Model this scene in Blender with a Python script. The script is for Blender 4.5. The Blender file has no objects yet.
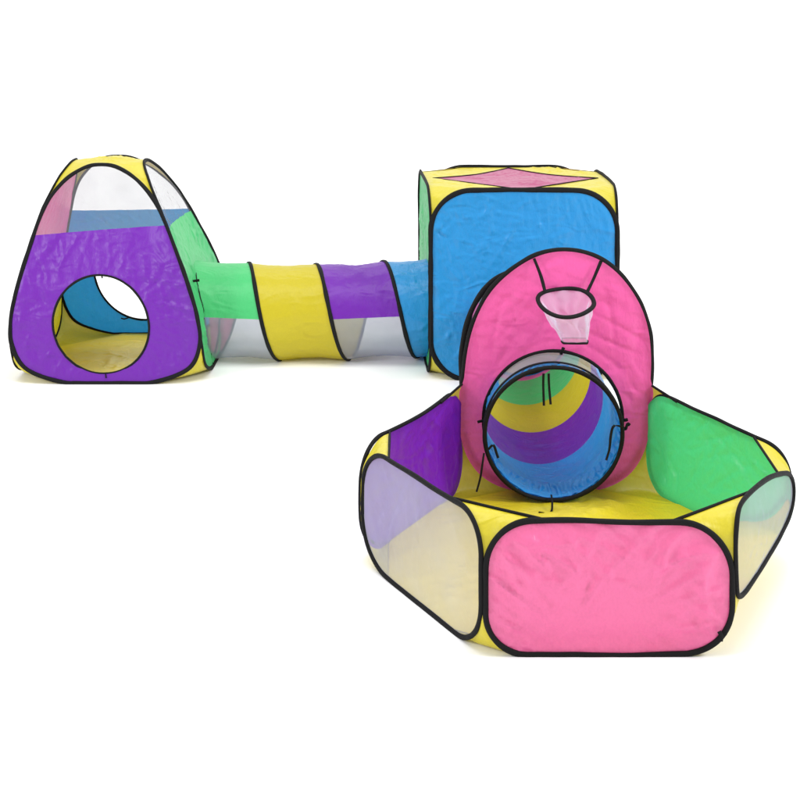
import bpy, math, random
import numpy as np
from mathutils import Vector, noise
from mathutils.geometry import delaunay_2d_cdt
PI = math.pi
sc = bpy.context.scene
col = sc.collection
Z = Vector((0, 0, 1))

# ------------------------------------------------------------------ materials
def nd(nt, t, **kw):
    n = nt.nodes.new(t)
    for k, v in kw.items():
        if k in n.inputs: n.inputs[k].default_value = v
        else: setattr(n, k, v)
    return n

def wrinkle_height(nt, strength=1.0):
    """crumple + fine crease height for thin nylon"""
    L = nt.links
    tc = nd(nt, 'ShaderNodeTexCoord')
    outs = []
    for i, (rot, scl, nscale, w) in enumerate([((.3, .5, .7), (1, 1, 2.1), 8, .9),
                                               ((1.1, .2, -.6), (1, 2.3, 1), 12, .55),
                                               ((-.5, .9, .3), (2.6, 1, 1), 24, .22)]):
        mp = nd(nt, 'ShaderNodeMapping'); mp.inputs['Rotation'].default_value = rot; mp.inputs['Scale'].default_value = scl
        L.new(tc.outputs['Object'], mp.inputs['Vector'])
        n = nd(nt, 'ShaderNodeTexNoise', Scale=nscale, Detail=3, Roughness=.55, Distortion=1.1)
        n.noise_type = 'RIDGED_MULTIFRACTAL' if i != 2 else 'FBM'
        L.new(mp.outputs[0], n.inputs['Vector'])
        m = nd(nt, 'ShaderNodeMath', operation='MULTIPLY'); m.inputs[1].default_value = w * strength
        L.new(n.outputs[0], m.inputs[0]); outs.append(m.outputs[0])
    a = nd(nt, 'ShaderNodeMath', operation='ADD'); L.new(outs[0], a.inputs[0]); L.new(outs[1], a.inputs[1])
    b = nd(nt, 'ShaderNodeMath', operation='ADD'); L.new(a.outputs[0], b.inputs[0]); L.new(outs[2], b.inputs[1])
    return b.outputs[0]

def fabric(name, rgb, trans=.3, rough=.40, bump=.38, tcol=None):
    m = bpy.data.materials.new(name); m.use_nodes = True
    nt = m.node_tree; nt.nodes.clear(); L = nt.links
    out = nd(nt, 'ShaderNodeOutputMaterial')
    h = wrinkle_height(nt)
    bp = nd(nt, 'ShaderNodeBump', Strength=bump, Distance=.016); L.new(h, bp.inputs['Height'])
    # dye / weave unevenness of the cloth itself
    tc = nd(nt, 'ShaderNodeTexCoord')
    nz = nd(nt, 'ShaderNodeTexNoise', Scale=160, Detail=2); L.new(tc.outputs['Object'], nz.inputs['Vector'])
    mr = nd(nt, 'ShaderNodeMapRange'); mr.inputs['To Min'].default_value = .90; mr.inputs['To Max'].default_value = 1.10
    L.new(nz.outputs[0], mr.inputs['Value'])
    mx = nd(nt, 'ShaderNodeVectorMath', operation='SCALE'); mx.inputs[0].default_value = rgb
    L.new(mr.outputs[0], mx.inputs['Scale'])
    p = nd(nt, 'ShaderNodeBsdfPrincipled', Roughness=rough)
    p.inputs['Specular IOR Level'].default_value = .55
    p.inputs['Sheen Weight'].default_value = .03
    p.inputs['Sheen Roughness'].default_value = .4
    L.new(mx.outputs[0], p.inputs['Base Color']); L.new(bp.outputs[0], p.inputs['Normal'])
    t = nd(nt, 'ShaderNodeBsdfTranslucent'); t.inputs['Color'].default_value = (*(tcol or rgb), 1)
    L.new(bp.outputs[0], t.inputs['Normal'])
    ms = nd(nt, 'ShaderNodeMixShader'); ms.inputs[0].default_value = trans
    L.new(p.outputs[0], ms.inputs[1]); L.new(t.outputs[0], ms.inputs[2]); L.new(ms.outputs[0], out.inputs[0])
    return m

def netting(name, rgb=(.8, .8, .82), opacity=.55):
    m = bpy.data.materials.new(name); m.use_nodes = True
    nt = m.node_tree; nt.nodes.clear(); L = nt.links
    out = nd(nt, 'ShaderNodeOutputMaterial')
    h = wrinkle_height(nt)
    bp = nd(nt, 'ShaderNodeBump', Strength=.25, Distance=.008); L.new(h, bp.inputs['Height'])
    d = nd(nt, 'ShaderNodeBsdfDiffuse'); d.inputs[0].default_value = (*rgb, 1); L.new(bp.outputs[0], d.inputs['Normal'])
    t = nd(nt, 'ShaderNodeBsdfTranslucent'); t.inputs[0].default_value = (*rgb, 1)
    a = nd(nt, 'ShaderNodeMixShader'); a.inputs[0].default_value = .4
    L.new(d.outputs[0], a.inputs[1]); L.new(t.outputs[0], a.inputs[2])
    tr = nd(nt, 'ShaderNodeBsdfTransparent')
    # thread density varies a little where the net is stretched
    tc = nd(nt, 'ShaderNodeTexCoord')
    nz = nd(nt, 'ShaderNodeTexNoise', Scale=9, Detail=4); L.new(tc.outputs['Object'], nz.inputs['Vector'])
    mr = nd(nt, 'ShaderNodeMapRange'); mr.inputs['To Min'].default_value = opacity - .08; mr.inputs['To Max'].default_value = opacity + .08
    L.new(nz.outputs[0], mr.inputs['Value'])
    ms = nd(nt, 'ShaderNodeMixShader'); L.new(mr.outputs[0], ms.inputs[0])
    L.new(tr.outputs[0], ms.inputs[1]); L.new(a.outputs[0], ms.inputs[2]); L.new(ms.outputs[0], out.inputs[0])
    return m

def band(name, rgb=(.006, .006, .0065)):
    m = bpy.data.materials.new(name); m.use_nodes = True
    nt = m.node_tree; L = nt.links; p = nt.nodes['Principled BSDF']
    p.inputs['Base Color'].default_value = (*rgb, 1); p.inputs['Roughness'].default_value = .75
    p.inputs['Specular IOR Level'].default_value = .18
    tc = nd(nt, 'ShaderNodeTexCoord')
    nz = nd(nt, 'ShaderNodeTexNoise', Scale=90, Detail=3); L.new(tc.outputs['Object'], nz.inputs['Vector'])
    bp = nd(nt, 'ShaderNodeBump', Strength=.6, Distance=.003); L.new(nz.outputs[0], bp.inputs['Height']); L.new(bp.outputs[0], p.inputs['Normal'])
    return m

PINK = fabric('pink_nylon', (.79, .15, .36), .26, rough=.30, bump=.55)
HOTPINK = fabric('hot_pink_nylon', (.78, .10, .345), .27, rough=.34, bump=.45)
ROSE = fabric('rose_nylon', (.80, .14, .38), .3)
PURPLE = fabric('purple_nylon', (.155, .010, .40), .3)
BLUE = fabric('blue_nylon', (.018, .30, .70), .3, rough=.35, bump=.5)
GREEN = fabric('green_nylon', (.065, .55, .18), .32)
YELLOW = fabric('yellow_nylon', (.58, .50, .015), .18, tcol=(.5, .42, .1))
LEMON = fabric('thin_yellow_nylon', (.60, .50, .012), .36)
SHEET = fabric('ground_sheet_nylon', (.70, .56, .012), .1)
DIAMOND = fabric('shaded_pink_nylon', (.40, .06, .17), .2)  # pink darkened in its colour to stand in for shade on the roof
NET = netting('white_netting', (.44, .47, .57), .56)
CLEARNET = netting('fine_white_netting', (.34, .35, .38), .33)
HOOPNET = netting('basket_netting', (.72, .68, .80), .46)
BLACK = band('black_binding')

fl = bpy.data.materials.new('white_floor'); fl.use_nodes = True
p = fl.node_tree.nodes['Principled BSDF']; p.inputs['Base Color'].default_value = (.93, .93, .93, 1)
p.inputs['Roughness'].default_value = .9; p.inputs['Specular IOR Level'].default_value = .1

# ------------------------------------------------------------------ objects
def link(name, verts, faces, mat, parent=None):
    me = bpy.data.meshes.new(name)
    me.from_pydata([tuple(v) for v in verts], [], faces)
    me.validate(); me.update()
    for q in me.polygons: q.use_smooth = True
    me.materials.append(mat)
    o = bpy.data.objects.new(name, me); col.objects.link(o)
    if parent is not None:
        o.parent = parent
        r = parent
        off = Vector(r.location)
        while r.parent is not None:
            r = r.parent; off += Vector(r.location)
        me.transform(__import__('mathutils').Matrix.Translation(-off))
    return o

def thing(name, loc, label, cat, group=None):
    o = bpy.data.objects.new(name, None); col.objects.link(o)
    o.location = loc; o.empty_display_size = .1
    o['label'] = label; o['category'] = cat
    if group: o['group'] = group
    return o

# ------------------------------------------------------------------ curves
def catmull(pts, n=10, closed=True):
    P = [Vector(p) for p in pts]; N = len(P); out = []
    rng = range(N) if closed else range(N - 1)
    for i in rng:
        if closed: a, b, c, d = P[i - 1], P[i], P[(i + 1) % N], P[(i + 2) % N]
        else: a, b, c, d = P[max(i - 1, 0)], P[i], P[i + 1], P[min(i + 2, N - 1)]
        for k in range(n):
            t = k / n
            out.append(.5 * ((2 * b) + (c - a) * t + (2 * a - 5 * b + 4 * c - d) * t * t + (3 * b - a - 3 * c + d) * t ** 3))
    if not closed: out.append(P[-1].copy())
    return out

def resample(pts, n, closed=False):
    P = list(pts) + ([pts[0]] if closed else [])
    d = [0]
    for i in range(1, len(P)): d.append(d[-1] + (P[i] - P[i - 1]).length)
    out = []; j = 0
    cnt = n if closed else n - 1
    for k in range(n):
        s = d[-1] * k / cnt
        while j < len(d) - 2 and d[j + 1] < s: j += 1
        f = (s - d[j]) / max(d[j + 1] - d[j], 1e-9)
        out.append(P[j].lerp(P[j + 1], min(max(f, 0), 1)))
    return out

def rrect(u0, u1, v0, v1, r, bow=0.0, seed=0, wob=.003):
    """rounded rectangle outline, r = (bl, br, tr, tl)"""
    out = []
    C = [(u0 + r[0], v0 + r[0], PI, r[0]), (u1 - r[1], v0 + r[1], 1.5 * PI, r[1]), (u1 - r[2], v1 - r[2], 0, r[2]), (u0 + r[3], v1 - r[3], .5 * PI, r[3])]
    for cx, cy, a, rr in C:
        for k in range(15):
            t = a + .5 * PI * k / 14
            out.append(Vector((cx + rr * math.cos(t), cy + rr * math.sin(t))))
    out = resample(out, 180, True)
    uc, vc = (u0 + u1) / 2, (v0 + v1) / 2; hu, hv = (u1 - u0) / 2, (v1 - v0) / 2
    res = []
    for q in out:
        a, b = (q.x - uc) / hu, (q.y - vc) / hv
        q = Vector((q.x, q.y + bow * (b if b > 0 else 0) * (1 - a * a)))
        w = noise.noise(Vector((q.x * 5, q.y * 5, seed * 7.3))) * wob
        res.append(Vector((q.x + w * a * 0, q.y + w * b)))
    return res

def circle2(cx, cy, r, n=72, ry=None):
    return [Vector((cx + r * math.cos(2 * PI * k / n), cy + (ry or r) * math.sin(2 * PI * k / n))) for k in range(n)]

def clip(poly, keep):                       # keep(p) -> signed value, > 0 kept
    out = []
    for i in range(len(poly)):
        a, b = poly[i - 1], poly[i]; fa, fb = keep(a), keep(b)
        if fa > 0 and fb > 0: out.append(b)
        elif fa > 0 >= fb: out.append(a.lerp(b, fa / (fa - fb)))
        elif fb > 0 >= fa: out.append(a.lerp(b, fa / (fa - fb))); out.append(b)
    return out

def subdiv(poly, d=.014):
    out = []
    for i in range(len(poly)):
        a, b = poly[i - 1], poly[i]; n = max(1, int((b - a).length / d))
        for k in range(n): out.append(a.lerp(b, k / n))
    return out

def segdist(P, poly):
    A = np.array([tuple(q) for q in poly]); B = np.roll(A, -1, 0)
    P = np.asarray(P); best = np.full(len(P), 1e9)
    for a, b in zip(A, B):
        ab = b - a; L2 = max((ab ** 2).sum(), 1e-12)
        t = np.clip(((P - a) @ ab) / L2, 0, 1)
        best = np.minimum(best, np.hypot(*(P - a - t[:, None] * ab).T))
    return best

def inside(P, poly):
    A = np.array([tuple(q) for q in poly]); B = np.roll(A, -1, 0); P = np.asarray(P)
    c = np.zeros(len(P), bool)
    for (x0, y0), (x1, y1) in zip(A, B):
        if y0 == y1: continue
        m = ((y0 > P[:, 1]) != (y1 > P[:, 1])) & (P[:, 0] < (x1 - x0) * (P[:, 1] - y0) / (y1 - y0) + x0)
        c ^= m
    return c

CREASE = {}
def creases(seed):
    if seed in CREASE: return CREASE[seed]
    rnd = random.Random(seed * 97 + 5); out = []
    for g in range(52):                      # little fans of pulled creases
        hx, hy = rnd.uniform(-.45, .65), rnd.uniform(-.02, .92); a0 = rnd.uniform(0, PI)
        if rnd.random() < .5: a0 = rnd.choice((1.1, 1.9, .75)) + rnd.uniform(-.25, .25)
        for k in range(rnd.randint(1, 4)):
            a = a0 + rnd.uniform(-.3, .3); ln = rnd.uniform(.05, .17)
            ox, oy = hx + rnd.uniform(-.05, .05), hy + rnd.uniform(-.05, .05)
            out.append((ox, oy, math.cos(a), math.sin(a), ln, rnd.uniform(.0045, .0105), rnd.choice((1, 1, -1)) * rnd.uniform(.0014, .0046), rnd.uniform(-1.5, 1.5)))
    grid = {}
    for q in out:
        cells = {(int((q[0] + q[2] * q[4] * f) // .05) + i, int((q[1] + q[3] * q[4] * f) // .05) + j) for f in (0, .2, .4, .6, .8, 1) for i in (-1, 0, 1) for j in (-1, 0, 1)}
        for cl in cells: grid.setdefault(cl, []).append(q)
    CREASE[seed] = grid
    return grid

def crumple(p, seed, amp=1.0):
    """height of soft folds in metres"""
    s = Vector((seed * 3.17, seed * 1.91, 0))
    a = noise.noise(Vector((p.x * 2.6, p.y * 2.2, 0)) + s) * .009
    h = a
    for k, (ang, f1, f2, w) in enumerate([(.5, 13, 2.6, .0085), (-.7, 17, 3.0, .0075), (1.3, 24, 4.2, .0055), (2.2, 33, 6, .0038), (-1.9, 29, 5, .0040)]):
        c, n = math.cos(ang + seed), math.sin(ang + seed)
        q = Vector(((p.x * c + p.y * n) * f1, (-p.x * n + p.y * c) * f2, 4.7 * k)) + s
        v = 1 - min(1, abs(noise.noise(q)) * 2.6)
        mask = max(0, noise.noise(Vector((p.x * 4, p.y * 4, 9.1 * k)) + s) + .25)
        h += w * v * v * v * mask
    for ox, oy, c, n, ln, w, am, bend in creases(seed).get((int(p.x // .05), int(p.y // .05)), ()):
        dx, dy = p.x - ox, p.y - oy
        t = (dx * c + dy * n) / ln
        if t < 0 or t > 1: continue
        d = (-dx * n + dy * c) + bend * ln * .25 * t * (1 - t)
        ww = w * (.5 + 1.1 * t)
        if abs(d) > 2.6 * ww: continue
        h += am * math.exp(-(d / ww) ** 2) * min(1, t * 5) * min(1, (1 - t) * 2.2)
    return h * amp

def cloth(name, mat, outline, mapf, parent, holes=(), amp=1.0, puff=0.0, seed=1, step=.0082, free=()):
    """fill a flat outline with fabric, then lay it on the surface mapf(u, v, offset)"""
    ol = subdiv(outline, step)
    hl = [subdiv(h, step) for h in holes]
    pts = [Vector((q.x, q.y)) for q in ol]; edges = [(i, (i + 1) % len(ol)) for i in range(len(ol))]
    for h in hl:
        b = len(pts); pts += [Vector((q.x, q.y)) for q in h]; edges += [(b + i, b + (i + 1) % len(h)) for i in range(len(h))]
    us = [q.x for q in ol]; vs = [q.y for q in ol]
    G = []; rnd = random.Random(seed)
    j = 0; y = min(vs)
    while y < max(vs):
        x = min(us) + (step / 2 if j % 2 else 0)
        while x < max(us):
            G.append((x + rnd.uniform(-.1, .1) * step, y + rnd.uniform(-.1, .1) * step)); x += step
        y += step * .87; j += 1
    G = np.array(G)
    ok = inside(G, ol) & (segdist(G, ol) > step * .55)
    for h in hl: ok &= (~inside(G, h)) & (segdist(G, h) > step * .55)
    pts += [Vector((float(a), float(b))) for a, b in G[ok]]
    V, E, F, *_ = delaunay_2d_cdt(pts, edges, [], 0, 1e-7)
    cen = np.array([[(sum(V[i].x for i in f)) / len(f), (sum(V[i].y for i in f)) / len(f)] for f in F])
    keep = inside(cen, ol)
    for h in hl: keep &= ~inside(cen, h)
    F = [list(f) for f, k in zip(F, keep) if k]
    VA = np.array([[q.x, q.y] for q in V])
    D = segdist(VA, free if len(free) else outline)
    H = np.full(len(VA), 1e9)
    for h in holes: H = np.minimum(H, segdist(VA, h))
    verts = []
    for (x, y), d, dh in zip(VA, D, H):
        e = min(1, d / .10); e = e * e * (3 - 2 * e)
        e2 = min(1, d / .035)
        k = .45 + .55 * min(1, dh / .06)
        off = puff * e + crumple(Vector((x, y)), seed, amp) * (e2 * .8 + .2 * e) * k
        verts.append(mapf(x, y, off))
    return link(name, verts, F, mat, parent)

def tube(name, pts, parent, hw=.009, ht=.004, closed=True, center=None, wdirs=None, mat=None, n=10, seed=0, uneven=.24):
    """binding: oval section swept along a line"""
    N = len(pts); verts = []; faces = []
    if center is None: center = sum((q for q in pts), Vector()) / N
    for i, q in enumerate(pts):
        a = pts[i - 1] if (closed or i) else pts[0]; b = pts[(i + 1) % N] if (closed or i < N - 1) else pts[-1]
        t = (b - a).normalized()
        w = wdirs[i] if wdirs else (center - q)
        w = w - t * w.dot(t)
        if w.length < 1e-6: w = t.orthogonal()
        w.normalize(); s = t.cross(w)
        k = 1 + uneven * noise.noise(q * 14 + Vector((seed, 0, 0)))
        for j in range(n):
            ang = 2 * PI * j / n
            verts.append(q + w * math.cos(ang) * hw * k + s * math.sin(ang) * ht * (2 - k))
    for i in range(N if closed else N - 1):
        i2 = (i + 1) % N
        for j in range(n):
            j2 = (j + 1) % n
            faces.append((i * n + j, i2 * n + j, i2 * n + j2, i * n + j2))
    if not closed:
        faces.append(tuple(range(n))[::-1]); faces.append(tuple((N - 1) * n + j for j in range(n)))
    return link(name, verts, faces, mat or BLACK, parent)

def ruled(name, mat, A, B, parent, n=26, m=12, puff=0.0, seed=1, amp=.6, nrm=None):
    A = resample(A, n); B = resample(B, n); verts = []; faces = []
    cen = (sum(A, Vector()) + sum(B, Vector())) / (2 * n)
    N = nrm or Vector((0, 0, 1))
    for i in range(n):
        for j in range(m + 1):
            f = j / m; q = A[i].lerp(B[i], f)
            e = 4 * f * (1 - f); wd = (A[i] - B[i]).length
            e *= min(1, (n - 1 - i) / 5, i / 3)
            verts.append(q + N * (puff * e * min(1, wd / .15) + crumple(Vector((q.x + q.z, q.y - q.z)), seed, amp) * e))
    for i in range(n - 1):
        for j in range(m):
            a = i * (m + 1) + j; faces.append((a, a + 1, a + m + 2, a + m + 1))
    return link(name, verts, faces, mat, parent)

def disc(name, mat, loop, cen, parent, rings=22, amp=1.0, seed=1, lift=0.0, zmin=None, n=110):
    loop = resample(loop, n, True); verts = [cen.copy()]; faces = []
    for r in range(1, rings + 1):
        f = r / rings
        for q in loop:
            v = cen.lerp(q, f); e = min(1, (1 - f) * 5)
            v = v + Z * (lift * (1 - f * f) + crumple(Vector((v.x, v.y)), seed, amp) * e)
            if zmin is not None: v.z = max(v.z, zmin)
            verts.append(v)
    for k in range(n): faces.append((0, 1 + k, 1 + (k + 1) % n))
    for r in range(rings - 1):
        a = 1 + r * n; b = a + n
        for k in range(n): faces.append((a + k, b + k, b + (k + 1) % n, a + (k + 1) % n))
    return link(name, verts, faces, mat, parent)

def arc(outline, p0, p1):
    """shorter run of an outline between the points nearest to p0 and p1"""
    p0, p1 = Vector(p0), Vector(p1)
    i = min(range(len(outline)), key=lambda k: (outline[k] - p0).length); j = min(range(len(outline)), key=lambda k: (outline[k] - p1).length)
    N = len(outline); f = (j - i) % N; b = (i - j) % N
    return [outline[(i + k) % N] for k in range(f + 1)] if f <= b else [outline[(i - k) % N] for k in range(b + 1)]

def strap(name, pts, parent, hw=.004, ht=.0015, w=None):
    P = resample(catmull(pts, 8, False), 24)
    return tube(name, P, parent, hw, ht, closed=False, wdirs=[Vector(w or (1, 0, 0))] * len(P), uneven=.2)

# ------------------------------------------------------------------ floor

# ------------------------------------------------------------------ four-sided tents
SIDES = {'front': (Vector((1, 0, 0)), Vector((0, -1, 0))), 'right': (Vector((0, 1, 0)), Vector((1, 0, 0))),
         'back': (Vector((-1, 0, 0)), Vector((0, 1, 0))), 'left': (Vector((0, -1, 0)), Vector((-1, 0, 0)))}
def sidemap(cfun, dfun, side):
    t, n = SIDES[side]
    return lambda u, z, off=0.0: cfun(z) + t * u + n * (dfun(z) + off) + Z * z

# --- pyramid tent, left
T = thing('pyramid_play_tent', (-1.215, 5.6, 0), 'tall tapering pop-up tent with a purple front, round doorway and netting window', 'play tent')
TH = .885
prof = [(0, .398), (.18, .396), (.3, .390), (.43, .364), (.59, .318), (.8, .250), (.94, .190), (1.0, .158)]
def td(z):
    v = min(max(z / TH, 0), 1)
    for (a, x), (b, y) in zip(prof, prof[1:]):
        if v <= b: return x + (y - x) * (v - a) / (b - a)
    return prof[-1][1]
tc_ = lambda z: Vector((-1.215 - .085 * max(z / TH, 0) ** 1.3, 5.6, 0))
hv = [(0, .0), (.008, .18), (.07, .335), (.18, .390), (.30, .390), (.43, .364), (.59, .318), (.8, .246), (.92, .165), (.985, .075), (1.0, 0)]
tri = [Vector((w, v * TH)) for v, w in hv] + [Vector((-w, v * TH)) for v, w in hv[-2:0:-1]]
tri = resample(catmull(tri, 12), 190, True)
tri = [Vector((q.x, max(q.y, .004))) for q in tri]
SPLIT = .62
holes = {'front': circle2(-.018, .240, .200), 'back': circle2(.0, .300, .225), 'right': circle2(0, .225, .20), 'left': None}
lower = {'front': PURPLE, 'right': GREEN, 'back': BLUE, 'left': ROSE}
hoops3 = {}
for k, side in enumerate(('front', 'right', 'back', 'left')):
    mf = sidemap(tc_, td, side)
    h = [holes[side]] if holes[side] else []
    sl = .035 if side == 'front' else 0
    f = lambda q: SPLIT + sl * q.x / .4 + .006 * math.sin(q.x * 14) - q.y
    if side == 'left':
        pn = cloth('side_panel', ROSE, clip(tri, lambda q: q.y - .36), mf, T, seed=k + 2, puff=-.012, free=tri)
        cloth('lower_panel', LEMON, clip(tri, lambda q: .36 - q.y), mf, pn, seed=k + 2, puff=-.012, free=tri)
    else:
        lo = clip(tri, f); hi = clip(tri, lambda q: -f(q))
        pn = cloth('side_panel', lower[side], lo, mf, T, holes=h, seed=k + 2, puff=-.012, free=tri, amp=1.2)
        cloth('net_window', CLEARNET, hi, mf, pn, seed=k + 2, puff=-.012, free=tri, amp=1.2)
    P3 = [mf(q.x, q.y, .002) for q in tri]; hoops3[side] = P3
    tube('wire_hoop', P3, pn, .0088, .0055, seed=k)
    if h:
        tube('doorway_binding', [mf(q.x, q.y, crumple(q, k + 2, 1.2 * .45) - .012 + .001) for q in h[0]], pn, .0048, .004, seed=k + 3)
order = ['front', 'right', 'back', 'left']
apex = []
bot = []
for k, side in enumerate(order):
    nxt = order[(k + 1) % 4]
    mA, mB = sidemap(tc_, td, side), sidemap(tc_, td, nxt)
    A = [mA(q.x, q.y) for q in arc(tri, (.25, .78 * TH), (0, TH))]; B = [mB(q.x, q.y) for q in arc(tri, (-.25, .78 * TH), (0, TH))]
    nn = (SIDES[side][1] + SIDES[nxt][1] + Z).normalized()
    ruled('corner_gusset', YELLOW, A, B, T, seed=k + 5, nrm=nn, puff=-.008)
    A = [mA(q.x, q.y) for q in arc(tri, (.398, .2 * TH), (.12, 0))]; B = [mB(q.x, q.y) for q in arc(tri, (-.398, .2 * TH), (-.12, 0))]
    nn = (SIDES[side][1] + SIDES[nxt][1]).normalized()
    ruled('corner_gusset', YELLOW, A, B, T, seed=k + 9, nrm=nn, puff=.02, amp=1)
    bot += [A[-1] + Z * .004, B[-1] + Z * .004]
    apex += [mA(0, TH)]
L4 = []
for a, b in zip(apex, apex[1:] + apex[:1]): L4 += [a.lerp(b, i / 8) for i in range(8)]
disc('roof_cap', YELLOW, L4, sum(apex, Vector()) / 4, T, rings=10, lift=.012, seed=4, n=64)
disc('ground_sheet', SHEET, bot, Vector((-1.215, 5.6, .006)), T, zmin=.004, seed=6, amp=1.3)
for (a, dx, dz) in ((92, 0, .012), (-88, .004, -.012)):
    x, z = -1.233 + .2 * math.cos(math.radians(a)), .24 + .2 * math.sin(math.radians(a))
    strap('tie', [(x, 5.205, z), (x + dx, 5.198, z + dz * 1.2)], T, .003, .002)
mb = sidemap(tc_, td, 'back')
for a in (150, 250):
    q = holes['back'][0]; x, z = .225 * math.cos(math.radians(a)), .3 + .225 * math.sin(math.radians(a))
    pp = mb(-x, z, -.02); strap('tie', [pp, pp + Vector((-.02, -.01, -.004)), pp + Vector((-.035, -.012, 0))], T, .003, .002, (0, 0, 1))

# --- cube tent
CX, CY, CD, CH = .522, 5.653, .393, .795
C = thing('cube_play_tent', (CX, CY, 0), 'blue fronted box-shaped pop-up tent with a pink diamond roof standing behind the ball pit', 'play tent')
cd = lambda z: CD - .004 * math.sin(PI * z / CH)
cc = lambda z: Vector((CX, CY, 0))
def bowed(side):                             # the left and right hoops bow outwards a little
    m = sidemap(cc, cd, side); b = {'left': .0, 'right': .016}.get(side, .004); bb = .038 if side == 'left' else 0
    return lambda u, z, off=0.0: m(u, z, off + b * max(0, 1 - (u / CD) ** 2) + bb * (CD - u) / (2 * CD))
cmat = {'front': BLUE, 'right': PURPLE, 'back': PINK, 'left': GREEN}
R_ = .17
cap = []; cbot = []; rects = {}
for k, side in enumerate(order):
    r = (R_, R_, R_ * 1.0, R_ * 1.0)
    rects[side] = rrect(-CD, CD, .0, CH, r, bow=.006, seed=k)
ch = {'front': circle2(-.01, .225, .205), 'left': circle2(.05, .225, .205), 'right': circle2(0, .225, .2), 'back': None}
for k, side in enumerate(order):
    nxt = order[(k + 1) % 4]; R = rects[side]; Rn = rects[nxt]
    mA, mB = bowed(side), bowed(nxt)
    h = [ch[side]] if ch[side] else []
    pn = cloth('side_panel', cmat[side], R, mA, C, holes=h, seed=k + 21, puff=-.006, amp=1.05)
    tube('wire_hoop', [mA(q.x, q.y, .002) for q in R], pn, .0105, .006, seed=k)
    if h: tube('doorway_binding', [mA(q.x, q.y, -.004) for q in h[0]], pn, .005, .004, seed=k + 3)
    A = [mA(q.x, q.y) for q in arc(R, (CD, CH - R_ - .03), (CD - R_ - .01, CH))]; B = [mB(q.x, q.y) for q in arc(Rn, (-CD, CH - R_ - .03), (-CD + R_ + .01, CH))]
    nn = (SIDES[side][1] + SIDES[nxt][1] + Z).normalized()
    ruled('corner_gusset', YELLOW, A, B, C, seed=k + 15, nrm=nn, puff=-.012)
    cap += [mA(q.x, q.y) for q in arc(R, (-CD + R_ + .01, CH), (CD - R_ - .01, CH))] + [A[-1].lerp(B[-1], f) for f in (.25, .5, .75)]
    A = [mA(q.x, q.y) for q in arc(R, (CD, R_ + .03), (CD - R_ - .01, 0))]; B = [mB(q.x, q.y) for q in arc(Rn, (-CD, R_ + .03), (-CD + R_ + .01, 0))]
    ruled('corner_gusset', YELLOW, A, B, C, seed=k + 29, nrm=nn, puff=.01, amp=1)
    cbot += [A[-1] + Z * .004, B[-1] + Z * .004]
disc('ground_sheet', SHEET, cbot, Vector((CX, CY, .006)), C, zmin=.004, seed=8, amp=1.2)
# roof: yellow frame with a pink diamond let into it
loop2 = resample([Vector((q.x - CX, q.y - CY)) for q in cap], 150, True)
def roofmap(u, v, off=0.0):
    m = max(abs(u), abs(v)) / CD
    return Vector((CX + u, CY + v, CH + .002 + off - .007 * (1 - m * m)))
dm = CD - .02
dia = [Vector((-dm, 0)), Vector((0, -dm)), Vector((dm, 0)), Vector((0, dm))]
diam = []
for a, b in zip(dia, dia[1:] + dia[:1]):
    for i in range(14):
        q = a.lerp(b, i / 14); diam.append(q * (1 - .10 * math.sin(PI * i / 14)))
rf = cloth('roof_panel', YELLOW, loop2, roofmap, C, holes=[diam], seed=41, amp=.9)
cloth('roof_diamond', DIAMOND, [q * 1.0 for q in diam], lambda u, v, off=0: roofmap(u, v, off), rf, seed=42, amp=1.0)
tube('seam_piping', [roofmap(q.x, q.y, .002) for q in diam], rf, .003, .0025, mat=BLACK)

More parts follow.
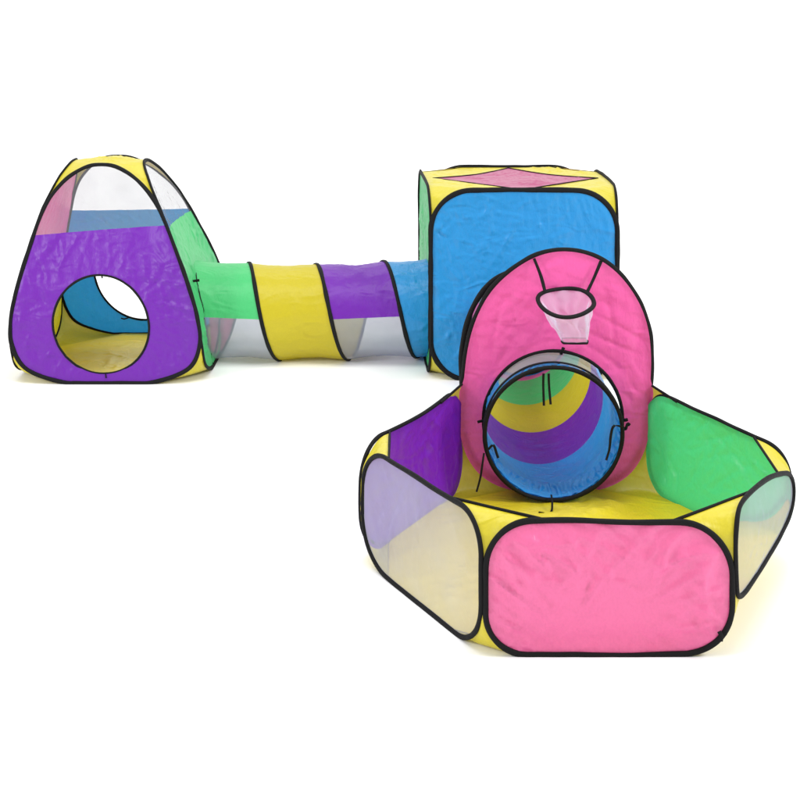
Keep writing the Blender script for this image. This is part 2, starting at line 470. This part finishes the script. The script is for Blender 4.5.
# ------------------------------------------------------------------ tunnels
def tunnel(root, Afun, axis, up, side, r, L0, L1, s0f, turns, pitch, start, net, wire_hw=.0085, seed=0, sag=.03, gather=0.0):
    """ribbon wound in a helix between wire turns; turns = {k: [(a0, a1, material, name)]}"""
    def sl(s): return 1 - (.04 * max(0, 1 - ((s + .40) / .53) ** 2) if seed == 3 else 0)
    def pt(s, phi, rr):
        rr *= sl(s)
        d = up * math.cos(phi) + side * math.sin(phi)
        z = (Afun(s) + d * rr)
        lo, hi = s0f(z)
        s2 = min(max(s, lo), hi)
        return Afun(s2) + d * rr, s2
    for k, segs in turns.items():
        for (a0, a1, mat, nm) in segs:
            nphi = max(6, int((a1 - a0) / (2 * PI) * 90)); nv = 18
            verts = []; S = []
            for i in range(nphi + 1):
                phi = math.radians(0) + a0 + (a1 - a0) * i / nphi
                for j in range(nv + 1):
                    v = j / nv
                    s = start + pitch * (k + phi / (2 * PI) + v)
                    rr = r * (1 - sag * math.sin(PI * v)) + gather * noise.noise(Vector((phi * 13, s * 5, 3))) * max(0, 1 - abs(s) / .22) + crumple(Vector((s, phi * r)), seed + k, .9) * math.sin(PI * v)
                    q, s2 = pt(s, phi, rr); verts.append(q); S.append(s2)
            faces = []
            for i in range(nphi):
                for j in range(nv):
                    a = i * (nv + 1) + j
                    if abs(S[a] - S[a + 1]) < 1e-6 and abs(S[a + nv + 1] - S[a + nv + 2]) < 1e-6: continue
                    faces.append((a, a + 1, a + nv + 2, a + nv + 1))
            if faces: link(nm, verts, faces, mat, root)
    # wire helix inside its black binding
    P = []; W = []
    n = max(1, int((L1 - L0) / pitch * 90))
    for i in range(n + 1):
        s = L0 + (L1 - L0) * i / n
        phi = 2 * PI * (s - start) / pitch
        d = up * math.cos(phi) + side * math.sin(phi)
        P.append(Afun(s) + d * (r * sl(s) + .003)); W.append(axis)
    if n > 8: tube('wire_spiral', P, root, wire_hw, .0035, closed=False, wdirs=W, seed=seed)
    def ring(sel, nm='end_hoop', hw=.009):
        pts = []
        for i in range(90):
            phi = 2 * PI * i / 90; d = up * math.cos(phi) + side * math.sin(phi)
            lo, hi = s0f(Afun(0) + d * r)
            pts.append(Afun(lo if sel == 0 else hi) + d * (r + .003))
        tube(nm, pts, root, hw, .005, wdirs=[axis] * 90, seed=seed + 1)
    ring(1)
    return pt

Dg = math.radians
# long tunnel between the two tents
TY = 5.605; TR = .218
t1 = thing('play_tunnel', (-.40, TY, 0), 'striped pop-up tunnel in green, yellow, purple and blue lying between the two tents', 'play tunnel', 'pop-up tunnels joining the tents')
def A1(s):
    m = (s + .40) / .53
    return Vector((s, TY, TR + .008 - TR * .04 * max(0, 1 - m * m) - .012 * (1 - m * m) + .004 * m))
def lim1(q): return (-.955 + .10 * (1 - q.z / .44), .150)
P_ = .303
tunnel(t1, A1, Vector((1, 0, 0)), Z, Vector((0, -1, 0)), TR, -.85, .14, lim1,
       {-1: [(0, 2 * PI - .6, ROSE, 'fabric_band')], 0: [(-.6, Dg(86), GREEN, 'fabric_band'), (Dg(86), 2 * PI - .6, NET, 'net_band')],
        1: [(-.6, 2 * PI - .6, LEMON, 'fabric_band')], 2: [(-.6, Dg(86), PURPLE, 'fabric_band'), (Dg(86), 2 * PI - .6, NET, 'net_band')],
        3: [(-.6, 2 * PI, BLUE, 'fabric_band')]}, P_, -.975, NET, seed=3, sag=.05)
strap('tie', [(-.925, 5.40, .36), (-.90, 5.39, .385), (-.865, 5.39, .392)], t1, .005, .003, (0, 0, 1))
strap('tie', [(-.83, 5.47, .06), (-.825, 5.46, .02), (-.815, 5.46, .01)], t1, .006, .003)

# short tunnel between the cube tent and the ball pit
t2 = thing('play_tunnel', (.50, 4.6, 0), 'pop-up tunnel poking out through the round hole of the pink ball pit wall', 'play tunnel', 'pop-up tunnels joining the tents')
R2 = .211; RM = .216
def A2(s): return Vector((.480 + .03 * s / 1.3, 3.93 + s, .2285))
def lim2(q): return (-.048 * q.z / .44 + .0, 1.34)
def lim3(q): return (.006, 1.34)
P2 = .32
# counted from the bottom: colours below, netting along the top
T2 = {}
def half(mat, a=100): return [(-PI, Dg(-a), NET, 'net_band'), (Dg(-a), Dg(a), mat, 'fabric_band'), (Dg(a), PI, NET, 'net_band')]
T2[-1] = half(BLUE, 128); T2[0] = half(BLUE, 128); T2[1] = half(PURPLE, 118); T2[2] = half(LEMON, 112); T2[3] = half(GREEN, 112); T2[4] = half(ROSE, 120)
tunnel(t2, A2, Vector((0, 1, 0)), -Z, Vector((1, 0, 0)), R2, .0, .001, lim3, T2, P2, -.02, NET, seed=11, sag=.012, gather=.006)
# blue sleeve between the double hoops of the mouth
vv = []; ff = []
for i in range(420):
    phi = 2 * PI * i / 420; d = -Z * math.cos(phi) + Vector((1, 0, 0)) * math.sin(phi)
    lo = lim2(A2(0) + d * R2)[0]
    end = .035 + .085 * max(0, math.cos(phi))
    for j in range(11):
        s = lo + (end - lo) * j / 10
        ruf = .0032 * math.sin(phi * 46 + 3 * noise.noise(Vector((phi * 3, j * .3, 1)))) + .006 * noise.noise(Vector((phi * 12, j * .2, 0)))
        rr = R2 - .006 + (RM - R2 + .005) * (1 - j / 10) + ruf * math.sin(PI * (j + .5) / 11)
        vv.append(A2(s) + d * rr)
for i in range(420):
    for j in range(10):
        a = i * 11 + j; b = ((i + 1) % 420) * 11 + j; ff.append((a, a + 1, b + 1, b))
link('mouth_sleeve', vv, ff, BLUE, t2)
tube('inner_hoop', [A2(-.004) + (-Z * math.cos(2 * PI * i / 90) + Vector((1, 0, 0)) * math.sin(2 * PI * i / 90)) * (RM + .002) for i in range(90)], t2, .006, .003, wdirs=[Vector((0, 1, 0))] * 90)
tube('mouth_hoop', [A2(lim2(A2(0) + (-Z * math.cos(2 * PI * i / 90) + Vector((1, 0, 0)) * math.sin(2 * PI * i / 90)) * R2)[0] - .004) + (-Z * math.cos(2 * PI * i / 90) + Vector((1, 0, 0)) * math.sin(2 * PI * i / 90)) * (RM - .001) for i in range(90)], t2, .0068, .0065)
strap('tie', [(.446, 3.885, .422), (.447, 3.90, .38), (.449, 3.90, .318)], t2, .0035, .0015)
strap('tie', [(.462, 3.885, .422), (.465, 3.90, .38), (.470, 3.90, .322)], t2, .0035, .0015)
strap('tie', [(.275, 3.89, .185), (.290, 3.885, .20), (.300, 3.885, .175), (.305, 3.885, .16)], t2, .004, .0015)
strap('tie', [(.695, 3.885, .255), (.665, 3.88, .262), (.655, 3.88, .235), (.650, 3.88, .19), (.640, 3.88, .155)], t2, .004, .0015)
strap('tie', [(.475, 3.925, .03), (.470, 3.86, .03), (.462, 3.84, .008), (.425, 3.83, .014)], t2, .003, .0015)
strap('tie', [(.262, 3.90, .17), (.258, 3.89, .15), (.250, 3.885, .10), (.238, 3.885, .055)], t2, .003, .0015)

# ------------------------------------------------------------------ ball pit
B = thing('ball_pit', (.5, 3.52, 0), 'six-sided pop-up ball pit with a pink front panel, net side panels and a basketball hoop', 'ball pit')
vx = [Vector((.2, 3.0, 0)), Vector((.8, 3.0, 0)), Vector((1.1, 3.52, 0)), Vector((.8, 4.04, 0)), Vector((.2, 4.04, 0)), Vector((-.1, 3.52, 0))]
S = .6; HB = .335
def wall(i):
    a, b = vx[i], vx[(i + 1) % 6]; t = (b - a).normalized(); n = t.cross(Z).normalized()
    return (lambda u, z, off=0.0: a + t * u + n * (off + .005 * math.sin(PI * min(max(z, 0), .34) / .34)) + Z * z), n
outl = {}
outl[0] = rrect(.005, S - .004, .002, .319, (.10, .12, .125, .108), bow=.004, seed=3, wob=.006)
outl[1] = resample(catmull([(0, .17), (0, .25), (.015, .305), (.07, .345), (.3, .325), (.48, .285), (.575, .25), (.607, .200), (.58, .155), (.48, .13), (.3, .12), (.1, .12), (.02, .135)], 12), 180, True)
outl[2] = rrect(0, S, .004, HB, (.13, .10, .09, .085), bow=-.022, seed=5)
outl[2] = [Vector((q.x + .012 * max(0, 1 - q.x / .2), q.y + (.11 * max(0, 1 - q.x / .35) if q.y < .1 else 0) - (.03 * max(0, 1 - q.x / .3) if q.y > .2 else 0))) for q in outl[2]]
outl[4] = rrect(0, S, .004, HB, (.10, .13, .12, .09), bow=-.022, seed=6)
outl[5] = rrect(0, S, .004, HB, (.13, .12, .10, .13), bow=-.006, seed=7, wob=.006)
arch = [(.337, .778), (.25, .765), (.18, .724), (.115, .672), (.070, .612), (.027, .506), (.010, .40), (.002, .28), (.006, .16), (.06, .055), (.17, .008),
        (.3, .003), (.43, .008), (.54, .055), (.594, .16), (.602, .28), (.611, .36), (.613, .45), (.598, .557), (.568, .62), (.53, .678), (.487, .722), (.431, .758)]
arch = [(.6 - a, b) for a, b in arch]        # measured right to left
outl[3] = resample(catmull(arch, 12), 200, True)
def smooth(P, it):
    for _ in range(it): P = [P[i] * .5 + (P[i - 1] + P[(i + 1) % len(P)]) * .25 for i in range(len(P))]
    return P
outl[3] = smooth(outl[3], 40); outl[2] = smooth(outl[2], 12); outl[1] = smooth(outl[1], 6)
outl = {k: [Vector((q.x, q.y)) for q in v] for k, v in outl.items()}
pm = {0: PINK, 1: NET, 2: GREEN, 3: HOTPINK, 4: PURPLE, 5: NET}
thr = {2: .30, 3: .36, 4: .30}
fab = {}
for i in range(6):
    mf, n = wall(i); O = outl[i]
    if i in thr:                             # fabric laps over the binding on the inside, the rim stays bare
        c = Vector((S / 2, .18 if i != 3 else .38)); F = []
        for q in O:
            g = max(0, min(1, (thr[i] - q.y) / .04)); d = (q - c).normalized()
            F.append(q + d * .013 * g)
        F = [Vector((q.x, max(q.y, .002))) for q in F]
        offb = .009
    else: F = O; offb = .002
    fab[i] = F
    hl = []
    if i == 3: hl = [circle2(.6 - .294, .230, .225, ry=.223)]
    nm = 'net_panel' if i in (1, 5) else ('hoop_wall_panel' if i == 3 else 'side_panel')
    pn = cloth(nm, pm[i], F, mf, B, holes=hl, seed=50 + i, amp={0: 2.1, 3: 1.2, 1: .7, 5: .8}.get(i, 1.35), puff={0: .012, 3: -.006}.get(i, .008))
    tube('wire_hoop', [mf(q.x, q.y, offb) for q in O], pn, {0: .0073, 3: .0125}.get(i, .0068), .006, seed=i)
    if i == 3:
        tube('doorway_binding', [mf(q.x, q.y, -.006) for q in hl[0]], pn, .0055, .004)
        wallpanel = pn
        # the wire's second coil has sprung loose behind the left shoulder
        P = [mf(u, z, .03) for u, z in [(.590, .20), (.598, .34), (.600, .42), (.590, .50), (.560, .59), (.505, .665), (.44, .70)]]
        P = resample(catmull(P, 8, False), 50); tube('loose_coil', P, pn, .009, .006, closed=False, center=mf(.3, .4, 0))
strap('tie', [(.762, 2.985, .066), (.766, 2.980, .056), (.764, 2.978, .046)], B, .005, .003)
# gussets
fb = []
def topbot(i, end):
    """(contact, top tangent, bottom tangent) seeds of panel i at its end 0 / S"""
    if i == 3: return ((end, .20), (end, .335), (.17 if end == 0 else .43, .006))
    e = .14 if end == 0 else S - .14
    return ((end, .18), (e, .34), (e, 0))
for i in range(6):
    j = (i + 1) % 6
    mA, nA = wall(i); mB, nB = wall(j)
    a, b = topbot(i, S), topbot(j, 0)
    n = (nA + nB).normalized()
    inner = -.004
    A = [mA(q.x, q.y) for q in arc(fab[i], a[0], a[1])]; Bq = [mB(q.x, q.y) for q in arc(fab[j], b[0], b[1])]
    g = ruled('corner_gusset', YELLOW, A, Bq, B, seed=i + 60, nrm=n, puff=-.006)
    tube('rim_binding', [A[-1].lerp(Bq[-1], k / 12) + Z * .002 for k in range(13)], g, .0045, .0035, closed=False, wdirs=[Z] * 13)
    A = [mA(q.x, q.y) for q in arc(fab[i], a[0], a[2])]; Bq = [mB(q.x, q.y) for q in arc(fab[j], b[0], b[2])]
    ruled('corner_gusset', YELLOW, A, Bq, B, seed=i + 70, nrm=n, puff=.0 if i in (0, 1) else .006, amp=.8)
    # lower edge of panel j for the floor
    nx = topbot(j, S)
    fb += [A[-1], Bq[-1]] + [mB(q.x, q.y) for q in arc(fab[j], b[2], nx[2])][4:-4:6]
fb = [q + Z * .002 for q in fb]
disc('ground_sheet', SHEET, fb, Vector((.5, 3.52, .008)), B, rings=34, zmin=.005, seed=77, amp=1.5, n=150)

# basketball hoop on the tall wall
rc = Vector((.5235, 3.945, .632)); ax = Vector((1, 0, 0)); ay = Vector((0, -.955, -.29)).normalized()
rp = [rc + ax * .088 * math.cos(2 * PI * i / 72) + ay * .088 * math.sin(2 * PI * i / 72) for i in range(72)]
rp = [q + Z * .004 * math.sin(5 * PI * i / 72) for i, q in enumerate(rp)]
hp = tube('basketball_hoop', rp, B, .0075, .006)
bc = Vector((.548, 3.925, .514))
bq = []
for i in range(72):
    a = 2 * PI * i / 72; c, s = math.cos(a), math.sin(a); m = max(abs(c), abs(s)) ** .75
    bq.append(bc + ax * (.040 * c / m) + Vector((0, -.9, -.15)) * (.022 * s / m))
vv = []; ff = []; mN = 16
for j in range(mN + 1):
    f = j / mN
    for i in range(72):
        q = rp[i].lerp(bq[i], f); a = 2 * PI * i / 72
        d = (q - rc.lerp(bc, f)); d.z = 0
        vv.append(q + Vector((1, .6, .4)) * .012 * noise.noise(q * 38) * math.sin(PI * f) + d * (.14 * math.sin(9 * a + 2 * f) * math.sin(PI * min(1, f * .9 + .05)) - .12 * math.sin(PI * f)))
for j in range(mN):
    for i in range(72):
        i2 = (i + 1) % 72; ff.append((j * 72 + i, j * 72 + i2, (j + 1) * 72 + i2, (j + 1) * 72 + i))
net = link('net', vv, ff, HOOPNET, hp)
tube('net_hem', bq[1:36], net, .0042, .0036, closed=False, center=bc)
tube('net_hem', bq[36:72], net, .0010, .0010, closed=False, center=bc)
strap('strap', [(.432, 4.030, .752), (.452, 4.015, .70), (.463, 3.995, .655)], hp, .0052, .002)
strap('strap', [(.648, 4.028, .744), (.622, 4.015, .69), (.600, 3.995, .655)], hp, .0052, .002)
for pts in ([(.518, 4.02, .446), (.521, 4.012, .458), (.525, 4.012, .470)], [(.272, 4.02, .232), (.258, 4.012, .233), (.249, 4.012, .230)],
            [(.706, 4.02, .236), (.722, 4.008, .238), (.730, 4.008, .240)], [(.706, 4.02, .222), (.720, 4.0, .212), (.728, 4.0, .228), (.735, 4.0, .224)]):
    strap('tie', pts, wallpanel, .005, .003, (0, 0, 1) if abs(pts[0][2] - pts[-1][2]) < .01 else (1, 0, 0))

# ------------------------------------------------------------------ studio sweep and light
def link_sweep():
    prof_ = [(-6, 0), (9.5, 0)] + [(9.5 + 1.6 * math.sin(a), 1.6 - 1.6 * math.cos(a)) for a in [PI / 2 * k / 24 for k in range(1, 25)]] + [(11.1, 5.5)]
    vs = []; fs = []
    for y, z in prof_: vs += [(-11, y, z), (11, y, z)]
    for k in range(len(prof_) - 1): fs.append((2 * k, 2 * k + 1, 2 * k + 3, 2 * k + 2))
    link('floor', vs, fs, fl)['kind'] = 'structure'
link_sweep()
w = bpy.data.worlds.new('World'); sc.world = w; w.use_nodes = True
w.node_tree.nodes['Background'].inputs[0].default_value = (1, 1, 1, 1)
w.node_tree.nodes['Background'].inputs[1].default_value = .72
def area(name, loc, target, sx, sy, power):
    l = bpy.data.lights.new(name, 'AREA'); l.shape = 'RECTANGLE'; l.size = sx; l.size_y = sy; l.energy = power
    o = bpy.data.objects.new(name, l); col.objects.link(o); o.location = loc
    o.rotation_euler = (Vector(target) - Vector(loc)).to_track_quat('-Z', 'Y').to_euler()
area('overhead_softbox', (-.3, 3.6, 4.3), (-.3, 4.2, 0), 4.5, 2.0, 120)
area('key_softbox', (-4.2, 1.6, 2.6), (0, 4.2, .2), 1.2, 1.2, 115)
area('side_softbox', (4.6, 2.2, 3.4), (0, 4.4, .2), 1.4, 1.4, 190)
area('backdrop_softbox', (0, 8.2, 5.2), (0, 9.8, 0), 12.0, 1.2, 270)

# ------------------------------------------------------------------ camera
cam = bpy.data.cameras.new('camera'); co = bpy.data.objects.new('camera', cam); col.objects.link(co)
co.location = (0, 0, 1.54); co.rotation_euler = (PI / 2, 0, 0)
cam.sensor_width = 36; cam.lens = 56.25; cam.shift_y = -(400 - 14) / 800; cam.clip_end = 500; cam.clip_start = .05
sc.camera = co
sc.render.resolution_x = 1024; sc.render.resolution_y = 1024
sc.view_settings.view_transform = 'Standard'; sc.view_settings.look = 'None'
sc.view_settings.exposure = 0; sc.view_settings.gamma = 1
sc.cycles.transparent_max_bounces = 24; sc.cycles.max_bounces = 10
